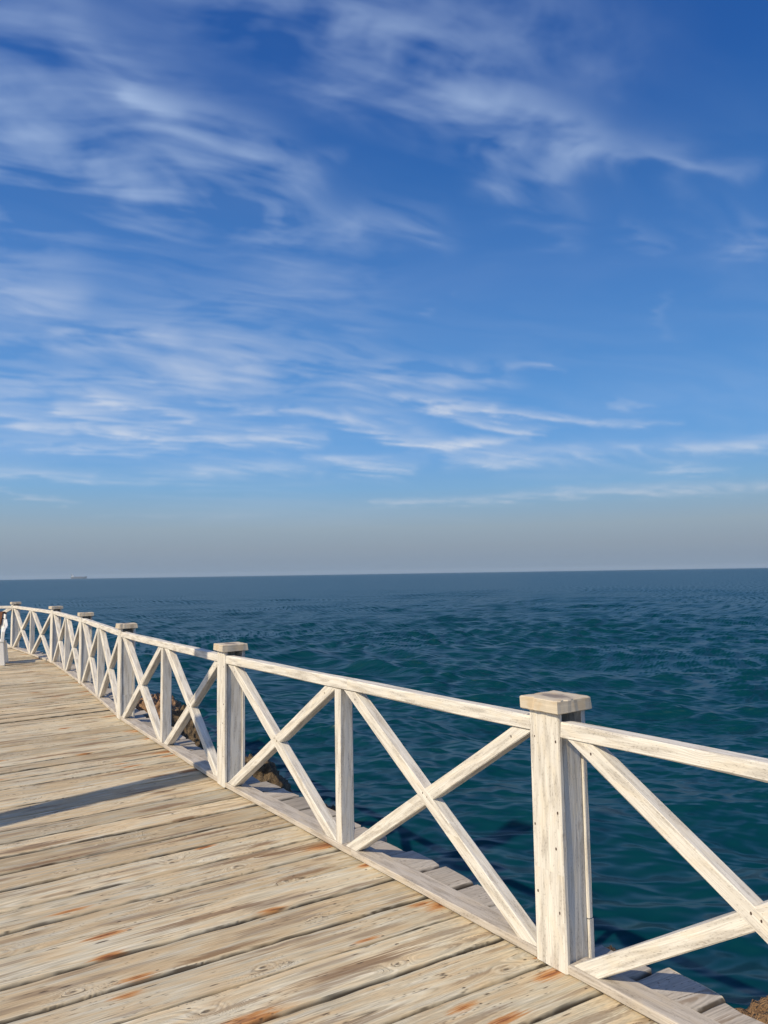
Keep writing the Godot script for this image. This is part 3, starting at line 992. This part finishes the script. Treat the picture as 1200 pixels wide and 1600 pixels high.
func make_plank(deck: Node3D, k: int, s0: float, s1: float, rng: RandomNumberGenerator) -> void:
	var ends := {12: 0.30, 13: 0.245, 14: 0.235, 15: 0.32, 16: 0.335, 17: 0.33, 18: 0.30, 19: 0.36, 20: 0.35, 11: 0.365, 10: 0.315, 9: 0.33}
	var outer: float = ends.get(k, 0.33 + rng.randf_range(-0.05, 0.04))
	var inner := -4.5
	var near := s0 > -1.2 and s0 < 4.0
	var a0 := foot(s0)
	var a1 := foot(s1)
	var d0 := plank_dir(s0)
	var d1 := plank_dir(s1)
	var top := -0.004 + rng.randf_range(-0.008, 0.0)
	var cup := rng.randf_range(-0.003, 0.0025)
	var lean := rng.randf_range(-0.0045, 0.0045)
	var gap0 := 0.0068 + rng.randf_range(0.0, 0.0035)
	var gap1 := 0.0068 + rng.randf_range(0.0, 0.0035)
	var round0 := rng.randf_range(0.006, 0.016)
	var round1 := rng.randf_range(0.006, 0.016)
	var strip := k - 12 if k >= 12 and k < 28 else (k * 7 + 5) % STRIPS
	var shift := 0.0
	var flip := not (k >= 12 and k < 28) and rng.randf() < 0.5
	# stations along the plank: dense where it is seen
	var stations := PackedFloat32Array()
	var d := outer
	while d > -2.2:
		stations.append(d)
		d -= 0.055 if near else 0.14
	stations.append_array([-2.3, -3.0, -3.8, inner])
	var wob := noise(FastNoiseLite.TYPE_SIMPLEX_SMOOTH, 900 + k, 1.0, 3)
	var st := start()
	var org2 := (a0 + a1) / 2.0
	var org := g(org2.x, org2.y, -0.045)
	var rings := []
	var ring_n := []
	for q in stations.size():
		var dd := stations[q]
		var e0 := gap0 + maxf(0.0, 0.010 * wob.get_noise_2d(dd * 2.2, 0.0) + 0.004 * wob.get_noise_2d(dd * 14.0, 9.0))
		var e1 := gap1 + maxf(0.0, 0.010 * wob.get_noise_2d(dd * 2.2, 20.0) + 0.004 * wob.get_noise_2d(dd * 14.0, 29.0))
		var r0 := round0 * (1.0 + 0.7 * wob.get_noise_2d(dd * 3.0, 40.0))
		var r1 := round1 * (1.0 + 0.7 * wob.get_noise_2d(dd * 3.0, 50.0))
		var h0 := 0.55 * r0
		var h1 := 0.55 * r1
		var wide := 0.0
		var p0 := a0 + d0 * dd
		var p1 := a1 + d1 * dd
		wide = p0.distance_to(p1)
		var bow := 0.0025 * wob.get_noise_2d(dd * 0.8, 70.0)
		var ring := PackedVector3Array()
		var prof := [[e0 + 0.003, -0.050], [e0, -h0 - 0.012], [e0 + r0 * 0.3, -h0 * 0.45], [e0 + r0, 0.0], [wide * 0.35, cup], [wide * 0.68, cup], [wide - e1 - r1, 0.0], [wide - e1 - r1 * 0.3, -h1 * 0.45], [wide - e1, -h1 - 0.012], [wide - e1 - 0.003, -0.050]]
		var dir := (p1 - p0) / wide
		for c in prof:
			var pt: Vector2 = p0 + dir * float(c[0])
			var t: float = c[0] / wide
			# the sawn end is ragged
			if q == 0:
				pt += (d0 + d1) * 0.5 * (0.014 * wob.get_noise_2d(t * 9.0, 80.0) + 0.007 * wob.get_noise_2d(t * 40.0, 90.0))
			var y: float = top + c[1] + bow + lean * (t - 0.5) * 2.0
			ring.append(g(pt.x, pt.y, y) - org)
		rings.append(ring)
	var np := 10
	for q in rings.size():
		var nrm := PackedVector3Array()
		for i in np:
			var acrs: Vector3 = rings[q][mini(i + 1, np - 1)] - rings[q][maxi(i - 1, 0)]
			var lng: Vector3 = rings[mini(q + 1, rings.size() - 1)][i] - rings[maxi(q - 1, 0)][i]
			var nv := acrs.cross(lng).normalized()
			if i > 1 and i < np - 2 and nv.y < 0.0:
				nv = -nv
			elif i <= 1 and nv.dot(rings[q][0] - rings[q][np - 1]) < 0.0:
				nv = -nv
			elif i >= np - 2 and nv.dot(rings[q][np - 1] - rings[q][0]) < 0.0:
				nv = -nv
			nrm.append(nv)
		ring_n.append(nrm)
	var v_at := [0.002, 0.008, 0.024, 0.045, 0.35, 0.68, 0.955, 0.976, 0.992, 0.998]
	var uv := func(q: int, i: int) -> Vector2:
		var vv: float = v_at[i]
		vv = 0.008 + 0.984 * (1.0 - vv if flip else vv)
		return Vector2((OUT_END - stations[q]) / STRIP_M + shift, (strip + vv) / STRIPS)
	for q in rings.size() - 1:
		for i in np - 1:
			var quad := [[q, i], [q, i + 1], [q + 1, i + 1], [q, i], [q + 1, i + 1], [q + 1, i]]
			var fa: Vector3 = rings[q][i]
			var fn: Vector3 = (rings[q][i + 1] - fa).cross(rings[q + 1][i + 1] - fa)
			var flip_order: bool = fn.dot(ring_n[q][i] + ring_n[q][i + 1]) > 0.0
			for c in ([0, 2, 1, 3, 5, 4] if flip_order else [0, 1, 2, 3, 4, 5]):
				var w: Array = quad[c]
				st.set_normal(ring_n[w[0]][w[1]])
				st.set_uv(uv.call(w[0], w[1]))
				st.add_vertex(rings[w[0]][w[1]])
	for e in [[0, 1.0], [rings.size() - 1, -1.0]]:
		var ring: PackedVector3Array = rings[e[0]]
		var n := g(d0.x, d0.y).normalized() * float(e[1])
		for i in range(1, np - 1):
			tri(st, ring[0], ring[i], ring[i + 1], n, Vector2(shift, (strip + 0.1) / STRIPS), Vector2(shift + 0.01, (strip + 0.1 + 0.08 * i) / STRIPS), Vector2(shift + 0.012, (strip + 0.18 + 0.08 * i) / STRIPS))
		# closing under-side edge
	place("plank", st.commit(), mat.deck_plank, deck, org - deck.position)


# ------------------------------------------------------------------ railing

func make_railing() -> void:
	var base := g(feet[1].x, feet[1].y)
	var railing := thing("railing", base, "whitewashed wooden railing of boxed posts and crossed braces along the boardwalk edge", "railing")
	var m: Material = mat.whitewash
	for i in feet.size() - 1:
		var e2 := (feet[i + 1] - feet[i]).normalized()
		var length := feet[i].distance_to(feet[i + 1])
		var e := g(e2.x, e2.y)                       # towards the far end
		var n := g(-e2.y, e2.x)                      # out to sea
		if n.x < 0.0 and i < 6:
			n = -n
		if i == 6:
			n = g(-e2.y, e2.x) if g(-e2.y, e2.x).z < 0 else -g(-e2.y, e2.x)
		var o := g(feet[i].x, feet[i].y)
		if i == 6:        # the corner post stands square to the bay before it
			var pe := (feet[6] - feet[5]).normalized()
			make_post(railing, base, o, g(pe.x, pe.y), g(pe.y, -pe.x), i)
		else:
			make_post(railing, base, o, e, n, i)
		# point s metres along the bay, t metres out, h up
		var at := func(s: float, t: float, h: float) -> Vector3:
			return o + e * s + n * t + Vector3.UP * h
		var s0 := 0.157
		var s1 := length
		if i == 6:
			s0 = 0.012
			s1 = length + 0.1
		beam("top_rail", railing, base, at.call(s0 + 0.002, 0.041, 0.925), at.call(s1 - 0.002, 0.041, 0.925 + (0.004 if i % 2 else -0.003)), Vector3.UP, n, 0.060, 0.066, 0.006, m, e, e, 0.002)
		beam("bottom_board", railing, base, at.call(s0 + 0.002, 0.063, 0.0185), at.call(s1 - 0.002, 0.063, 0.0185), Vector3.UP, n, 0.034, 0.116, 0.004, mat.worn_wash, e, e, 0.001)
		var mid := (s0 + s1) / 2.0 - 0.03
		beam("baluster", railing, base, at.call(mid, 0.053, 0.037), at.call(mid, 0.053, 0.893), e, n, 0.060, 0.088, 0.004, m, Vector3.UP, Vector3.UP, 0.0014)
		for bay in [[s0, mid - 0.031], [mid + 0.031, s1]]:
			var b0: float = bay[0]
			var b1: float = bay[1]
			var up := Vector3.UP
			# falling towards the near end
			var j := func(k: float) -> float: return 0.018 * (fmod(absf(sin(i * 12.9 + b0 * 7.7 + k * 3.1) * 437.5), 1.0) - 0.5)
			var fa: Vector3 = at.call(b1 - 0.085 + j.call(1.0), 0.045, 0.8935)
			var fb: Vector3 = at.call(b0 + 0.052 + absf(j.call(2.0)), 0.045, 0.037)
			var fd := (fb - fa).normalized()
			beam("brace", railing, base, fa, fb, fd.cross(n).normalized(), n, 0.064, 0.062, 0.004, m, up, up, 0.0014)
			var ra: Vector3 = at.call(b1 - 0.085 + j.call(3.0), 0.048 + 0.3 * j.call(5.0), 0.037)
			var rb: Vector3 = at.call(b0 + 0.052 + absf(j.call(4.0)), 0.048 + 0.3 * j.call(6.0), 0.8935)
			var rd := (rb - ra).normalized()
			beam("brace", railing, base, ra, rb, rd.cross(n).normalized(), n, 0.064, 0.062, 0.004, m, up, up, 0.0014)
			if i < 3:
				var mid_f := (fa + fb) / 2.0 - n * 0.0312
				for q in [[0.012, 0.016], [-0.02, 0.004]]:
					nail(railing, base, mid_f + e * float(q[0]) + Vector3.UP * float(q[1]), -n)
				nail(railing, base, fa.lerp(fb, 0.045) - n * 0.0312, -n)
				nail(railing, base, ra.lerp(rb, 0.95) - n * (0.0312 + 0.15 * float(j.call(5.0)) + 0.15 * float(j.call(6.0))), -n)
	# the last post, out of sight round the corner
	var l := feet.size() - 1
	var el := (feet[l] - feet[l - 1]).normalized()
	make_post(railing, base, g(feet[l].x, feet[l].y), g(el.x, el.y), g(-el.y, el.x) if g(-el.y, el.x).z < 0 else -g(-el.y, el.x), l)


func make_post(railing: Node3D, base: Vector3, o: Vector3, e: Vector3, n: Vector3, number: int) -> void:
	var post := Node3D.new()
	post.name = "post"
	post.position = o - base
	railing.add_child(post, true)
	var m: Material = mat.whitewash
	var at := func(s: float, t: float, h: float) -> Vector3:
		return o + e * s + n * t + Vector3.UP * h
	var up := Vector3.UP
	beam("front_board", post, o, at.call(0.0785, 0.013, 0.001), at.call(0.0785, 0.013, 0.985), e, n, 0.157, 0.026, 0.006, m, up, up, 0.0014)
	for s in [0.019, 0.138]:
		beam("side_board", post, o, at.call(s, 0.083, 0.002), at.call(s, 0.083, 0.892 if s < 0.1 else 0.984), e, n, 0.024, 0.108, 0.003, m, up, up)
	if number == 1:
		beam("back_board", post, o, at.call(0.0785, 0.151, 0.172), at.call(0.0785, 0.151, 0.985), e, n, 0.162, 0.025, 0.004, m, up, up, 0.001)
		beam("back_board", post, o, at.call(0.080, 0.153, 0.002), at.call(0.080, 0.153, 0.166), e, n, 0.166, 0.026, 0.004, m, up, up, 0.001)
	else:
		beam("back_board", post, o, at.call(0.0785, 0.151, 0.002), at.call(0.0785, 0.151, 0.985), e, n, 0.160, 0.025, 0.004, m, up, up, 0.001)
	make_cap(post, o, e, n, number)
	if number == 1 or number == 2:
		for q in [[0.018, 0.875], [0.128, 0.880], [0.020, 0.60], [0.034, 0.46], [0.140, 0.53], [0.026, 0.22], [0.136, 0.27]]:
			nail(post, o, at.call(q[0], -0.0004, q[1]), -n)


func nail(parent: Node3D, parent_at: Vector3, p: Vector3, out: Vector3) -> void:
	var st := start()
	var x := out.cross(Vector3.UP).normalized()
	for i in 8:
		var a := TAU * i / 8.0
		var b := TAU * (i + 1) / 8.0
		var pa := x * cos(a) * 0.0038 + Vector3.UP * sin(a) * 0.0062
		var pb := x * cos(b) * 0.0038 + Vector3.UP * sin(b) * 0.0062
		tri(st, out * 0.0015, pa, pb, out, Vector2.ZERO, Vector2.ZERO, Vector2.ZERO)
		var side := (pa + pb).normalized()
		tri(st, pa, pb, pb - out * 0.004, side, Vector2.ZERO, Vector2.ZERO, Vector2.ZERO)
		tri(st, pa, pb - out * 0.004, pa - out * 0.004, side, Vector2.ZERO, Vector2.ZERO, Vector2.ZERO)
	place("nail", st.commit(), mat.iron, parent, p - parent_at)


# a thick square board with worn edges
func make_cap(post: Node3D, o: Vector3, e: Vector3, n: Vector3, number: int) -> void:
	var rng := RandomNumberGenerator.new()
	rng.seed = 300 + number
	var wob := noise(FastNoiseLite.TYPE_SIMPLEX_SMOOTH, 320 + number, 1.0, 2)
	var turn := rng.randf_range(-0.04, 0.04)
	if number == 1:
		turn = -0.02
	var ce := e.rotated(Vector3.UP, turn)
	var cn := n.rotated(Vector3.UP, turn)
	var center := o + e * 0.0785 + n * 0.078 + Vector3.UP * 0.987
	var half := Vector2(0.101, 0.102)
	var st := start()
	# rings from the under-side up: inset, height
	var levels := [[0.004, 0.0], [0.0, 0.004], [0.0, 0.048], [0.003, 0.052], [0.03, 0.0535]]
	var per := 40
	var rings := []
	for q in levels.size():
		var ring := PackedVector3Array()
		for i in per:
			var t := i / float(per) * 4.0
			var side := int(t)
			var f := (t - side) * 2.0 - 1.0
			var p: Vector2 = [Vector2(f, -1), Vector2(1, f), Vector2(-f, 1), Vector2(-1, -f)][side]
			var rough := 0.004 * wob.get_noise_2d(p.x * 4.0 + levels[q][1] * 30.0, p.y * 4.0) + 0.002 * wob.get_noise_2d(p.x * 14.0, p.y * 14.0 + levels[q][1] * 60.0)
			var ins: float = levels[q][0]
			if q >= 2:
				ins += maxf(0.0, 0.016 * wob.get_noise_2d(p.x * 5.0 + 9.0, p.y * 5.0))
			var c := Vector2(p.x * (half.x - ins - rough), p.y * (half.y - ins - rough))
			ring.append(ce * c.x + cn * c.y + Vector3.UP * float(levels[q][1]))
		rings.append(ring)
	var uv := func(p: Vector3) -> Vector2:
		return Vector2(p.dot(ce) / 0.24 + 0.5, p.dot(cn) / 0.24 + 0.5)
	var uvs := func(p: Vector3) -> Vector2:
		return Vector2((p.dot(ce) + p.dot(cn)) / 0.24 * 0.9 + 0.3, p.y / 0.24 + 0.02)
	for q in levels.size() - 1:
		for i in per:
			var j := (i + 1) % per
			var a: Vector3 = rings[q][i]
			var b: Vector3 = rings[q][j]
			var c: Vector3 = rings[q + 1][j]
			var d: Vector3 = rings[q + 1][i]
			var nn := (b - a).cross(c - a).normalized()
			if nn.dot((a + c) / 2.0 - Vector3.UP * 0.01) < 0.0:
				nn = -nn
			var f: Callable = uvs if q < 3 else uv
			tri(st, a, b, c, nn, f.call(a), f.call(b), f.call(c))
			tri(st, a, c, d, nn, f.call(a), f.call(c), f.call(d))
	for pair in [[0, -1.0, 0.0], [levels.size() - 1, 1.0, 0.0532]]:
		for i in per:
			var j := (i + 1) % per
			var a: Vector3 = rings[pair[0]][i]
			var b: Vector3 = rings[pair[0]][j]
			var mid := Vector3.UP * float(pair[2])
			tri(st, mid, a, b, Vector3.UP * float(pair[1]), uv.call(mid), uv.call(a), uv.call(b))
	place("cap", st.commit(), mat.cap_wood, post, center - o)


# ------------------------------------------------------------------ rocks

func rock_mesh(sd: int, size: Vector3, rough: float, cuts: int) -> Mesh:
	var rng := RandomNumberGenerator.new()
	rng.seed = sd
	var planes := []
	for i in cuts:
		var n := Vector3(rng.randfn(), rng.randfn(), rng.randfn()).normalized()
		planes.append([n, rng.randf_range(0.58, 0.88)])
	var n1 := noise(FastNoiseLite.TYPE_SIMPLEX_SMOOTH, sd, 1.0, 5)
	var n2 := noise(FastNoiseLite.TYPE_CELLULAR, sd + 1, 1.0)
	var la := 64
	var lo := 100
	var pts := []
	for j in la + 1:
		var row := PackedVector3Array()
		for i in lo + 1:
			var th := PI * j / la
			var ph := TAU * (i % lo) / lo
			var d := Vector3(sin(th) * cos(ph), cos(th), sin(th) * sin(ph))
			var r := 1.0
			for q in planes:
				var dn: float = d.dot(q[0])
				if dn > 0.01:
					r = minf(r, q[1] / dn)
			var w := d * r * size
			var big := n1.get_noise_3d(w.x * 1.6, w.y * 1.6, w.z * 1.6) * 0.22
			var sm := (n2.get_noise_3d(w.x * 7.0, w.y * 7.0, w.z * 7.0) + 0.5) * 0.16 + n1.get_noise_3d(w.x * 11.0, w.y * 11.0, w.z * 11.0) * 0.16
			r *= 1.0 + (big + sm) * rough
			row.append(d * r * size)
		pts.append(row)
	var st := start()
	st.set_smooth_group(0)
	for j in la:
		for i in lo:
			for c in [[j, i], [j, i + 1], [j + 1, i + 1], [j, i], [j + 1, i + 1], [j + 1, i]]:
				st.add_vertex(pts[c[0]][c[1]])
	st.index()
	st.generate_normals()
	return st.commit()


func make_rocks() -> void:
	var list := [
		# x, forward, y, size, turn, material, roughness, cuts, seed, label
		[-1.24, 7.15, -0.62, Vector3(.38, .52, .36), 0.3, "rock_brown", 1.0, 7, 61, "coarse brown boulder beyond the plank ends, beside the second boxed post from the right"],
		[-1.78, 7.75, -0.85, Vector3(.42, .62, .40), 1.3, "rock_brown", 1.0, 7, 62, "brown rock mostly hidden behind the second boxed post from the right"],
		[-3.70, 11.9, -0.92, Vector3(.66, .62, .5), 0.6, "rock_pink", 1.0, 8, 63, "pinkish-brown boulder through the braces, just right of the third boxed post from the right"],
		[-3.10, 11.2, -1.05, Vector3(.36, .66, .40), 2.1, "rock_brown", 1.0, 8, 64, "dark brown rock behind the braces, right of the pinkish-brown boulder"],
		[-0.52, 6.42, -0.88, Vector3(.28, .50, .30), 0.9, "rock_wet", 1.0, 7, 66, "wet dark rock beyond the plank ends, left of the nearest baluster"],
		[2.04, 3.72, -1.10, Vector3(.62, .58, .48), 0.4, "rock_tan", 0.7, 6, 67, "tan boulder in the lower right corner of the picture"],
		[1.27, 4.35, -1.04, Vector3(.20, .44, .26), 1.4, "rock_wet", 0.9, 7, 68, "wet dark rock low behind the nearest boxed post, at its foot"],
	]
	for r in list:
		var o := place(numbered("rock"), rock_mesh(r[8], r[3], r[6], r[7]), mat[r[5]], self, g(r[0], r[1], r[2]))
		o.rotation.y = r[4]
		tag(o, r[9], "rock", "shore rocks below the boardwalk")


# ------------------------------------------------------------------ chair, added column, ship

func make_chair() -> void:
	var at := g(-7.325, 13.70, -0.004)
	var chair := thing("plastic_chair", at, "white plastic armchair standing on the boardwalk at the left edge", "chair")
	chair.rotation.y = deg_to_rad(20.0)       # it faces back along the boardwalk
	var m: Material = mat.white_plastic
	var X := Vector3.RIGHT
	var Y := Vector3.UP
	var Z := Vector3.BACK
	# legs: splayed, tapering L-shaped shells, front at +z
	for q in [[-1.0, 1.0], [1.0, 1.0], [-1.0, -1.0], [1.0, -1.0]]:
		var topp := Vector3(q[0] * 0.235, 0.42, q[1] * 0.21)
		var footp := Vector3(q[0] * 0.275, 0.0, q[1] * 0.255)
		var st := start()
		var ax := (footp - topp).normalized()
		timber(st, topp, footp, X, Z, 0.075, 0.018, 0.004, Y, Y, Vector2.ZERO, Vector3.ZERO)
		timber(st, topp + Vector3(q[0] * 0.033, 0, -q[1] * 0.03), footp + Vector3(q[0] * 0.033, 0, -q[1] * 0.03), X, Z, 0.016, 0.075, 0.004, Y, Y, Vector2.ZERO, Vector3.ZERO)
		place("leg", st.commit(), m, chair)
	# seat: a dished sheet
	place("seat", sheet(func(u: float, v: float) -> Vector3: return Vector3((u - 0.5) * 0.50, 0.435 - 0.025 * sin(PI * u) * sin(PI * v) + 0.02 * v - 0.03 * pow(maxf(0.0, v - 0.9) * 10.0, 2.0), (v - 0.5) * 0.46), 0.018), m, chair)
	# backrest: a curved sheet with slots between five slats
	var back := Node3D.new()
	back.name = "backrest"
	chair.add_child(back, true)
	var curve := func(a: float, h: float) -> Vector3:
		return Vector3(0.26 * sin(a), h, -0.06 - 0.17 * cos(a) - (h - 0.44) * 0.25)
	place("back_frame", sheet(func(u: float, v: float) -> Vector3: return curve.call(lerpf(-1.35, 1.35, u), 0.80 + 0.085 * v + 0.05 * cos(lerpf(-1.35, 1.35, u))), 0.018), m, back)
	for k in 5:
		var mid := lerpf(-0.95, 0.95, k / 4.0)
		place("slat", sheet(func(u: float, v: float) -> Vector3: return curve.call(mid + (u - 0.5) * 0.33, lerpf(0.44, 0.815, v)), 0.014), m, back)
	# arms
	for sx in [-1.0, 1.0]:
		var st := start()
		var pts := [Vector3(sx * 0.255, 0.80, -0.16), Vector3(sx * 0.285, 0.70, -0.06), Vector3(sx * 0.29, 0.665, 0.10), Vector3(sx * 0.285, 0.655, 0.20), Vector3(sx * 0.275, 0.60, 0.245), Vector3(sx * 0.26, 0.43, 0.235)]
		for i in pts.size() - 1:
			var ax: Vector3 = (pts[i + 1] - pts[i]).normalized()
			timber(st, pts[i] - ax * 0.006, pts[i + 1] + ax * 0.006, X, ax.cross(X).normalized(), 0.055, 0.02, 0.005, ax, ax, Vector2.ZERO, Vector3.ZERO)
		place("armrest", st.commit(), m, chair)
	# a brown cloth hung over the back
	var b := chair.basis
	var drape := sheet(func(u: float, v: float) -> Vector3:
		var a := lerpf(-0.2, 1.0, u)
		var hh := 0.955 - 0.33 * absf(v - 0.42) / 0.58 + 0.012 * sin(u * 23.0)
		var p: Vector3 = curve.call(a, minf(hh, 0.95))
		var out := Vector3(sin(a), 0, -cos(a))
		return p + out * ((v - 0.42) * 0.05 + 0.03 * signf(v - 0.42) + 0.010 * sin(u * 17.0 + v * 5.0)), 0.012, 22)
	var cloth := place("cloth", drape, mat.brown_cloth, self, at)
	cloth.basis = b
	tag(cloth, "brown cloth hung over the back of the white plastic chair", "cloth")


# a curved sheet of a given thickness; f(u, v) gives its middle
func sheet(f: Callable, thick: float, cells := 14) -> Mesh:
	var p := []
	for j in cells + 1:
		var row := PackedVector3Array()
		for i in cells + 1:
			row.append(f.call(i / float(cells), j / float(cells)))
		p.append(row)
	var st := start()
	var nrm := []
	for j in cells + 1:
		var row := PackedVector3Array()
		for i in cells + 1:
			var du: Vector3 = p[j][mini(i + 1, cells)] - p[j][maxi(i - 1, 0)]
			var dv: Vector3 = p[mini(j + 1, cells)][i] - p[maxi(j - 1, 0)][i]
			row.append(du.cross(dv).normalized())
		nrm.append(row)
	for side in [1.0, -1.0]:
		for j in cells:
			for i in cells:
				var quad := [[j, i], [j, i + 1], [j + 1, i + 1], [j, i], [j + 1, i + 1], [j + 1, i]]
				for c in ([0, 2, 1, 3, 5, 4] if side > 0.0 else [0, 1, 2, 3, 4, 5]):
					var w: Array = quad[c]
					var n: Vector3 = nrm[w[0]][w[1]] * side
					st.set_normal(n)
					st.set_uv(Vector2(w[1], w[0]) / cells)
					st.add_vertex(p[w[0]][w[1]] + n * thick / 2.0)
	var rim := []
	for i in cells:
		rim.append([0, i, 0, i + 1])
		rim.append([cells, i, cells, i + 1])
		rim.append([i, 0, i + 1, 0])
		rim.append([i, cells, i + 1, cells])
	var mid: Vector3 = p[cells / 2][cells / 2]
	for r in rim:
		var a: Vector3 = p[r[0]][r[1]]
		var b: Vector3 = p[r[2]][r[3]]
		var na: Vector3 = nrm[r[0]][r[1]] * thick / 2.0
		var nb: Vector3 = nrm[r[2]][r[3]] * thick / 2.0
		var n := (b - a).cross(na).normalized()
		if n.dot((a + b) / 2.0 - mid) < 0.0:
			n = -n
		tri(st, a + na, b + nb, b - nb, n, Vector2.ZERO, Vector2.ZERO, Vector2.ZERO)
		tri(st, a + na, b - nb, a - na, n, Vector2.ZERO, Vector2.ZERO, Vector2.ZERO)
	return st.commit()


# unseen square post, added to cast the shadow band across the planks
func make_added_column() -> void:
	var az := deg_to_rad(SUN_AZ)
	var p := Vector2(-1.86, 5.66) - Vector2(sin(az), cos(az)) * 3.4
	var at := g(p.x, p.y, -0.006)
	var mast := thing("added_column", at, "unseen tall square timber column added left of the picture to cast a shadow", "column")
	var x := g(cos(az), -sin(az))
	var y := g(sin(az), cos(az))
	beam("shaft", mast, at, at, at + Vector3.UP * 4.9, x, y, 0.31, 0.31, 0.02, mat.whitewash)
	beam("foot_block", mast, at, at, at + Vector3.UP * 0.14, x, y, 0.36, 0.36, 0.02, mat.whitewash)
	beam("top_block", mast, at, at + Vector3.UP * 4.9, at + Vector3.UP * 4.97, x, y, 0.34, 0.34, 0.02, mat.whitewash)


func make_ship() -> void:
	var dist := 11000.0
	var bear := seen(123.0, 903.0)
	var az := deg_to_rad(bear.x)
	var at := Vector3(sin(az) * dist, SEA, -cos(az) * dist)
	var ship := thing("cargo_ship", at, "small grey cargo ship far out on the horizon at the left", "ship")
	ship.rotation.y = -az
	ship.scale = Vector3.ONE * 1.8
	var X := Vector3.RIGHT
	var Y := Vector3.UP
	var Z := Vector3.BACK
	var st := start()
	# hull: sections from stern (-x) to raked bow (+x)
	var sect := [[-58.0, 7.0, -52.0], [-50.0, 9.0, -48.0], [30.0, 9.0, 30.0], [48.0, 6.0, 45.0], [60.0, 0.6, 53.0]]
	for i in sect.size() - 1:
		for s in [-1.0, 1.0]:
			var a0 := Vector3(sect[i][2], -2.0, s * sect[i][1] * 0.8)
			var a1 := Vector3(sect[i][0], 13.0 + (4.0 if i == 3 else 0.0), s * sect[i][1])
			var b0 := Vector3(sect[i + 1][2], -2.0, s * sect[i + 1][1] * 0.8)
			var b1 := Vector3(sect[i + 1][0], 13.0 + (4.0 if i >= 2 else 0.0), s * sect[i + 1][1])
			var n := (b0 - a0).cross(a1 - a0).normalized()
			if n.z * s < 0.0:
				n = -n
			tri(st, a0, b0, b1, n, Vector2.ZERO, Vector2.ZERO, Vector2.ZERO)
			tri(st, a0, b1, a1, n, Vector2.ZERO, Vector2.ZERO, Vector2.ZERO)
			tri(st, a1, b1, Vector3(b1.x, b1.y, 0), Y, Vector2.ZERO, Vector2.ZERO, Vector2.ZERO)
			tri(st, a1, Vector3(b1.x, b1.y, 0), Vector3(a1.x, a1.y, 0), Y, Vector2.ZERO, Vector2.ZERO, Vector2.ZERO)
	for s in [-1.0, 1.0]:
		tri(st, Vector3(-52, -2, 0), Vector3(-52, -2, s * 5.6), Vector3(-58, 13, s * 7.0), -X, Vector2.ZERO, Vector2.ZERO, Vector2.ZERO)
		tri(st, Vector3(-52, -2, 0), Vector3(-58, 13, s * 7.0), Vector3(-58, 13, 0), -X, Vector2.ZERO, Vector2.ZERO, Vector2.ZERO)
	place("hull", st.commit(), mat.hull, ship)
	var house := start()
	timber(house, Vector3(-43, 13, 0), Vector3(-43, 24, 0), X, Z, 16, 15, 0.3, Y, Y, Vector2.ZERO, Vector3.ZERO)
	timber(house, Vector3(-42, 24, 0), Vector3(-42, 29, 0), X, Z, 9, 18, 0.3, Y, Y, Vector2.ZERO, Vector3.ZERO)
	place("deckhouse", house.commit(), mat.ship_white, ship)
	var fun := start()
	timber(fun, Vector3(-50, 24, 0), Vector3(-50.5, 33, 0), X, Z, 4, 5, 0.5, Y, Y, Vector2.ZERO, Vector3.ZERO)
	place("funnel", fun.commit(), mat.hull, ship)
	var ma := start()
	timber(ma, Vector3(-44, 29, 0), Vector3(-44, 41, 0), X, Z, 1.2, 1.2, 0.1, Y, Y, Vector2.ZERO, Vector3.ZERO)
	place("mast", ma.commit(), mat.ship_white, ship)
	for x in [-20.0, 0.0, 20.0]:
		var ha := start()
		timber(ha, Vector3(x, 13, 0), Vector3(x, 15.5, 0), X, Z, 16, 13, 0.3, Y, Y, Vector2.ZERO, Vector3.ZERO)
		place("hatch_cover", ha.commit(), mat.deck_red, ship)
